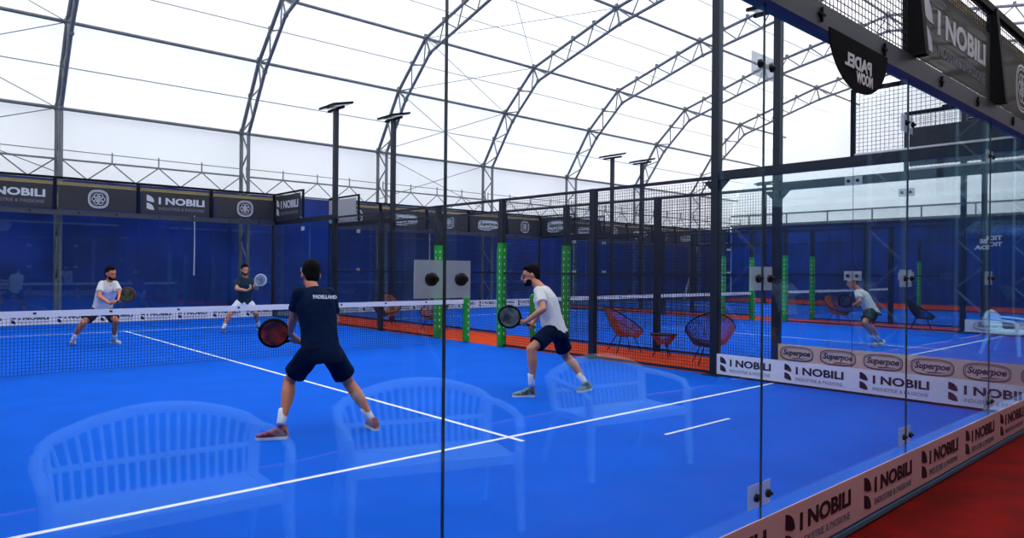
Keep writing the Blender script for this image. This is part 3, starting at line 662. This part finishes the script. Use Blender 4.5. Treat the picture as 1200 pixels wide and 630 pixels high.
        c = MB(); pts = [(-.03, .02), (.03, .036), (.2, .040), (.45, .040), (.7, .051), (.88, .046), (1.0, .022)]
        loop = [he + d*p + sd*q for p, q in pts] + [he + d*p - sd*q for p, q in pts[::-1]]; c.poly(loop, nrm, .028); c.build('sole', SOLE, parent=so)
    if hair:
        c = MB(); c.ball(H(0, -.022, .036), (0.0896, 0.1053, 0.1075), 20, HR); c.ball(H(0, -.062, -.02), (0.0739, 0.0538, 0.0806), 14, HR); c.ball(H(0, .03, .085), (0.0650, 0.0560, 0.0392), 12, HR); inst('hair', remesh(c, .006, 'hair', HAIR, 2, .008), root)
    if beard:
        c = MB(); c.ball(H(0, .030, -.088), (0.0560, 0.0640, 0.0400), 16, HR); c.ball(H(.040, .034, -.072), (.026, .044, .034), 12, HR); c.ball(H(-.040, .034, -.072), (.026, .044, .034), 12, HR); c.ball(H(0, .066, -.092), (.034, .036, .030), 12, HR); inst('beard', remesh(c, .005, 'beard', HAIR, 2), root)
    if back_text:
        c = shc.lerp(hipc, .13) - fx*.150; xx = -side if (-side).dot(_R) > 0 else side; uu = spine; frb = (c, xx, uu, -fx); tb = MB(); put_text(tb, back_text, -.10, -.02, .24, .035, frb, th=.006, bold=.03)
        inst('back_lettering', tb.mesh('back_lettering', WHITE), root)
    if chest_logo:
        c = shc.lerp(hipc, .22) + fx*.150 + side*.08; frb = (c, -side, spine, fx); tb = MB(); ring(tb, frb, 0, 0, .04, .04, .035, 14); inst('chest_emblem', tb.mesh('chest_emblem', PALE), root)
    return root
def racket(label, c, e, nrm, face_m, rim_m, group='padel rackets'):
    """c: centre of the striking face, e: end of the grip"""
    c = V(c); e = V(e); ax = (c-e).normalized(); n = V(nrm); n = (n - ax*n.dot(ax)).normalized(); x = ax.cross(n)
    e = c - ax*.335; r = empty('padel_racket', e); tag(r, label, 'racket', group); c = c-e; e = V()
    pts = []
    for k in range(36):
        t = 2*PI*k/36; rr = .128+.006*math.cos(t); q = -math.cos(t)
        w = .128*math.sin(t)*(1 if q > -.3 else 1-.0); pts.append(c + x*w + ax*(.132*math.cos(t)))
    b = MB(); b.poly([p*1 - n*.016 for p in [c+(p-c)*.95 for p in pts]], n, .032); fo = fixnormals(b.mesh('racket_face', face_m)); inst('racket_face', fo, r)
    b = MB(); b.tube(pts+[pts[0]], .0185, 8, cap=False); b.build('rim', rim_m, parent=r, smooth=True)
    b = MB()
    for i in range(-3, 4):
        for j in range(-3, 4):
            if i*i+j*j <= 10:
                p = c + x*(i*.026) + ax*(j*.026+.01)
                for s in (-1, 1): b.poly([p + n*(.0165*s) + (x*math.cos(q) + ax*math.sin(q))*.0062 for q in [PI/3*m_ for m_ in range(6)]], n*s, .0008)
    b.build('hole_pattern', RUB, parent=r)
    b = MB(); 
    for s in (-1, 1): b.tube([c + x*(.07*s) - ax*.105, c + x*(.035*s) - ax*.15, c - ax*.19 + x*.010*s], [.016, .014, .014], 8)
    b.build('throat', rim_m, parent=r, smooth=True)
    b = MB(); b.tube([c - ax*.175, c - ax*.2, c - ax*.32, c - ax*.335], [.013, .0155, .016, .018], 10); b.build('grip', RUB, parent=r, smooth=True)
    return r
def kit(c, e, **g): return dict(c=V(c), e=V(c) + (V(e)-V(c)).normalized()*.335, **g)
def on(k, t): return k['c'].lerp(k['e'], t)
# ---- player A, navy, back to the camera
rk = kit(at(321, 390, 6.83), at(354, 401, 6.96)); rk['L'] = on(rk, .62); rk['R'] = on(rk, .88)
J = dict(head=at(364, 320, 6.72), neck=at(365, 334, 6.64), shL=at(348, 342, 6.50), shR=at(388, 343, 6.74), elL=at(344, 372, 6.62), wrL=at(340, 391, 6.84), elR=at(393, 376, 6.9), wrR=at(362, 397, 6.98),
         hipL=at(365, 412, 6.44), hipR=at(388, 412, 6.6), knL=at(339, 446, 6.58), knR=at(409, 449, 6.82), anL=at(330, 493, 6.36), anR=at(433, 488, 6.78))
J['heelL'] = gnd(336, 514); J['toeL'] = gnd(311, 515); J['heelR'] = gnd(441, 505); J['toeR'] = gnd(429, 497)
rA = rk
person('person in navy shirt and navy shorts crouching at the near left, back turned', J, (-.25, 1, 0), SKIN2, TEE_N, SH_N, SHOE_R, racket=rk, back_text='PADELLAND', look=V((.2, 1, -.08)), beard=False)
racket('black racket with orange red pattern held by the near player in navy', rk['c'], rk['e'], -_f + _R*.2, mat('racket_black_red', (26, 14, 14), .35, rgb2=(190, 60, 30), nscale=9), BLACK)
# ---- player B, white shirt, profile
rk = kit(at(597, 371, 8.66), at(624, 383, 8.66)); rk['L'] = on(rk, .56); rk['R'] = on(rk, .86)
J = dict(head=at(622, 321, 8.93), neck=at(627, 330, 8.90), shL=at(631, 340, 8.68), shR=at(640, 340, 9.02), elL=at(637, 362, 8.50), wrL=at(617, 376, 8.58), elR=at(636, 362, 8.98), wrR=at(624, 378, 8.76),
         hipL=at(647, 387, 8.70), hipR=at(654, 387, 8.88), knL=at(622, 409, 8.46), knR=at(663, 417, 9.12), anL=at(623, 448, 8.50), anR=at(684, 446, 8.98))
J['heelL'] = gnd(626, 465); J['toeL'] = gnd(605, 465); J['heelR'] = gnd(692, 457); J['toeR'] = gnd(677, 460)
person('person in white shirt and navy shorts crouching in the middle, seen from the side', J, (-.65, .76, 0), SKIN, TEE_W, SH_N, SHOE_B, racket=rk, beard=True, look=V((-.72, .70, -.08)))
racket('black and grey racket held low by the near player in white', rk['c'], rk['e'], -_f + _R*.15, mat('racket_black_grey', (20, 26, 34), .35, rgb2=(120, 130, 130), nscale=7), BLACK)
# ---- player C, far left, white shirt
rk = kit(at(150, 345, 13.15), at(133, 356, 13.2)); rk['R'] = on(rk, .90); rk['L'] = on(rk, .60)
J = dict(head=at(130, 319, 13.6), neck=at(129, 327, 13.68), shR=at(118.5, 332, 13.57), shL=at(136, 332, 13.8), elR=at(116, 347, 13.42), wrR=at(129, 355.5, 13.25), elL=at(141, 345, 13.62), wrL=at(139, 354, 13.3),
         hipR=at(112, 364, 13.72), hipL=at(126, 363, 13.9), knR=at(98, 378, 13.45), knL=at(136, 376, 13.68), anR=at(86, 397, 13.5), anL=at(134, 396, 13.95))
J['heelR'] = gnd(87, 402); J['toeR'] = gnd(80, 406); J['heelL'] = gnd(131, 402); J['toeL'] = gnd(142, 403)
person('person in white shirt and black shorts crouching beyond the net at the far left', J, (.25, -1, 0), SKIN2, TEE_W, SH_K, SHOE_W, racket=rk, beard=True, look=V((.45, -1, -.05)), vox=.009)
racket('green and black racket held by the far left player', rk['c'], rk['e'], -_f, mat('racket_green', (30, 40, 24), .4, rgb2=(110, 120, 60), nscale=9), mat('rim_red', (90, 20, 16), .4))
# ---- player D, far, teal shirt and white shorts
rk = kit(at(305.4, 328, 16.5), at(293, 339, 16.5)); rk['R'] = on(rk, .92); rk['L'] = on(rk, .58)
J = dict(head=at(287, 315, 16.88), neck=at(287, 323, 16.95), shR=at(279, 327, 16.86), shL=at(295.5, 328, 17.1), elR=at(277, 338, 16.7), wrR=at(290, 340.5, 16.55), elL=at(301, 338, 16.88), wrL=at(300.5, 335.5, 16.6),
         hipR=at(280.5, 355, 16.95), hipL=at(292, 355, 17.1), knR=at(269.5, 368, 16.72), knL=at(300, 367, 16.95), anR=at(262, 384, 16.62), anL=at(302.5, 381, 17.2))
J['heelR'] = gnd(263, 388); J['toeR'] = gnd(258, 391); J['heelL'] = gnd(302, 385.5); J['toeL'] = gnd(306, 388.5)
person('person in dark teal shirt and white shorts standing beyond the net', J, (.2, -1, 0), SKIN, TEE_T, SH_W, SHOE_D, racket=rk, beard=True, chest_logo=True, look=V((-.1, -1, 0)), vox=.009)
racket('pale grey racket held up by the far player in teal', rk['c'], rk['e'], -_f, mat('racket_pale', (150, 165, 185), .4, rgb2=(90, 100, 120), nscale=9), mat('rim_grey', (190, 195, 200), .4))
# ---- player E, second court
rk = kit(at(990, 352, 14.8), at(1003, 359, 14.8)); rk['L'] = on(rk, .60); rk['R'] = on(rk, .92)
J = dict(head=at(999, 330, 15.0), neck=at(1003, 336, 14.97), shL=at(1004.5, 342, 14.79), shR=at(1010, 342, 15.12), elL=at(1008, 353, 14.64), wrL=at(1001, 357, 14.72), elR=at(1011, 353, 15.02), wrR=at(1003.5, 357.5, 14.88),
         hipL=at(1020, 365, 14.76), hipR=at(1024, 365, 14.92), knL=at(1013, 378, 14.52), knR=at(1017, 380, 14.74), anL=at(1023, 396, 14.66), anR=at(1029, 396, 14.86))
J['heelL'] = gnd(1029, 405); J['toeL'] = gnd(1015, 408); J['heelR'] = gnd(1036, 404); J['toeR'] = gnd(1024, 407)
person('person in white shirt and dark shorts lunging on the second court at the right', J, (-.65, .76, 0), SKIN, TEE_W, mat('dark_green_shorts', (16, 44, 48), .8), SHOE_G, hair=True, racket=rk, look=V((-.72, .7, -.15)), vox=.009)
racket('dark racket held by the player on the second court', rk['c'], rk['e'], -_f, mat('racket_dark', (40, 40, 60), .4, rgb2=(80, 80, 100), nscale=7), BLACK)
# ================================================================== LIGHT
w = bpy.data.worlds.new('daylight'); S.world = w; w.use_nodes = True; nt = w.node_tree
bg = nt.nodes['Background']; bg.inputs['Color'].default_value = (.985, .98, 1.0, 1); bg.inputs['Strength'].default_value = 3.7
sl = bpy.data.lights.new('sun', 'SUN'); sl.energy = 33; sl.angle = .3; sl.color = (1, .98, .95); so = bpy.data.objects.new('sun', sl); COL.objects.link(so)
so.rotation_euler = (math.radians(8), math.radians(46), 0)
S.view_settings.view_transform = 'Standard'; S.view_settings.look = 'None'; S.view_settings.exposure = -0.38; S.view_settings.gamma = 1
S.view_settings.use_curve_mapping = False
c = S.cycles if hasattr(S, 'cycles') else None
if c:
    c.max_bounces = 10; c.diffuse_bounces = 5; c.glossy_bounces = 5; c.transmission_bounces = 8; c.transparent_max_bounces = 40
    c.use_denoising = True; c.caustics_reflective = False; c.caustics_refractive = False; c.sample_clamp_indirect = 8
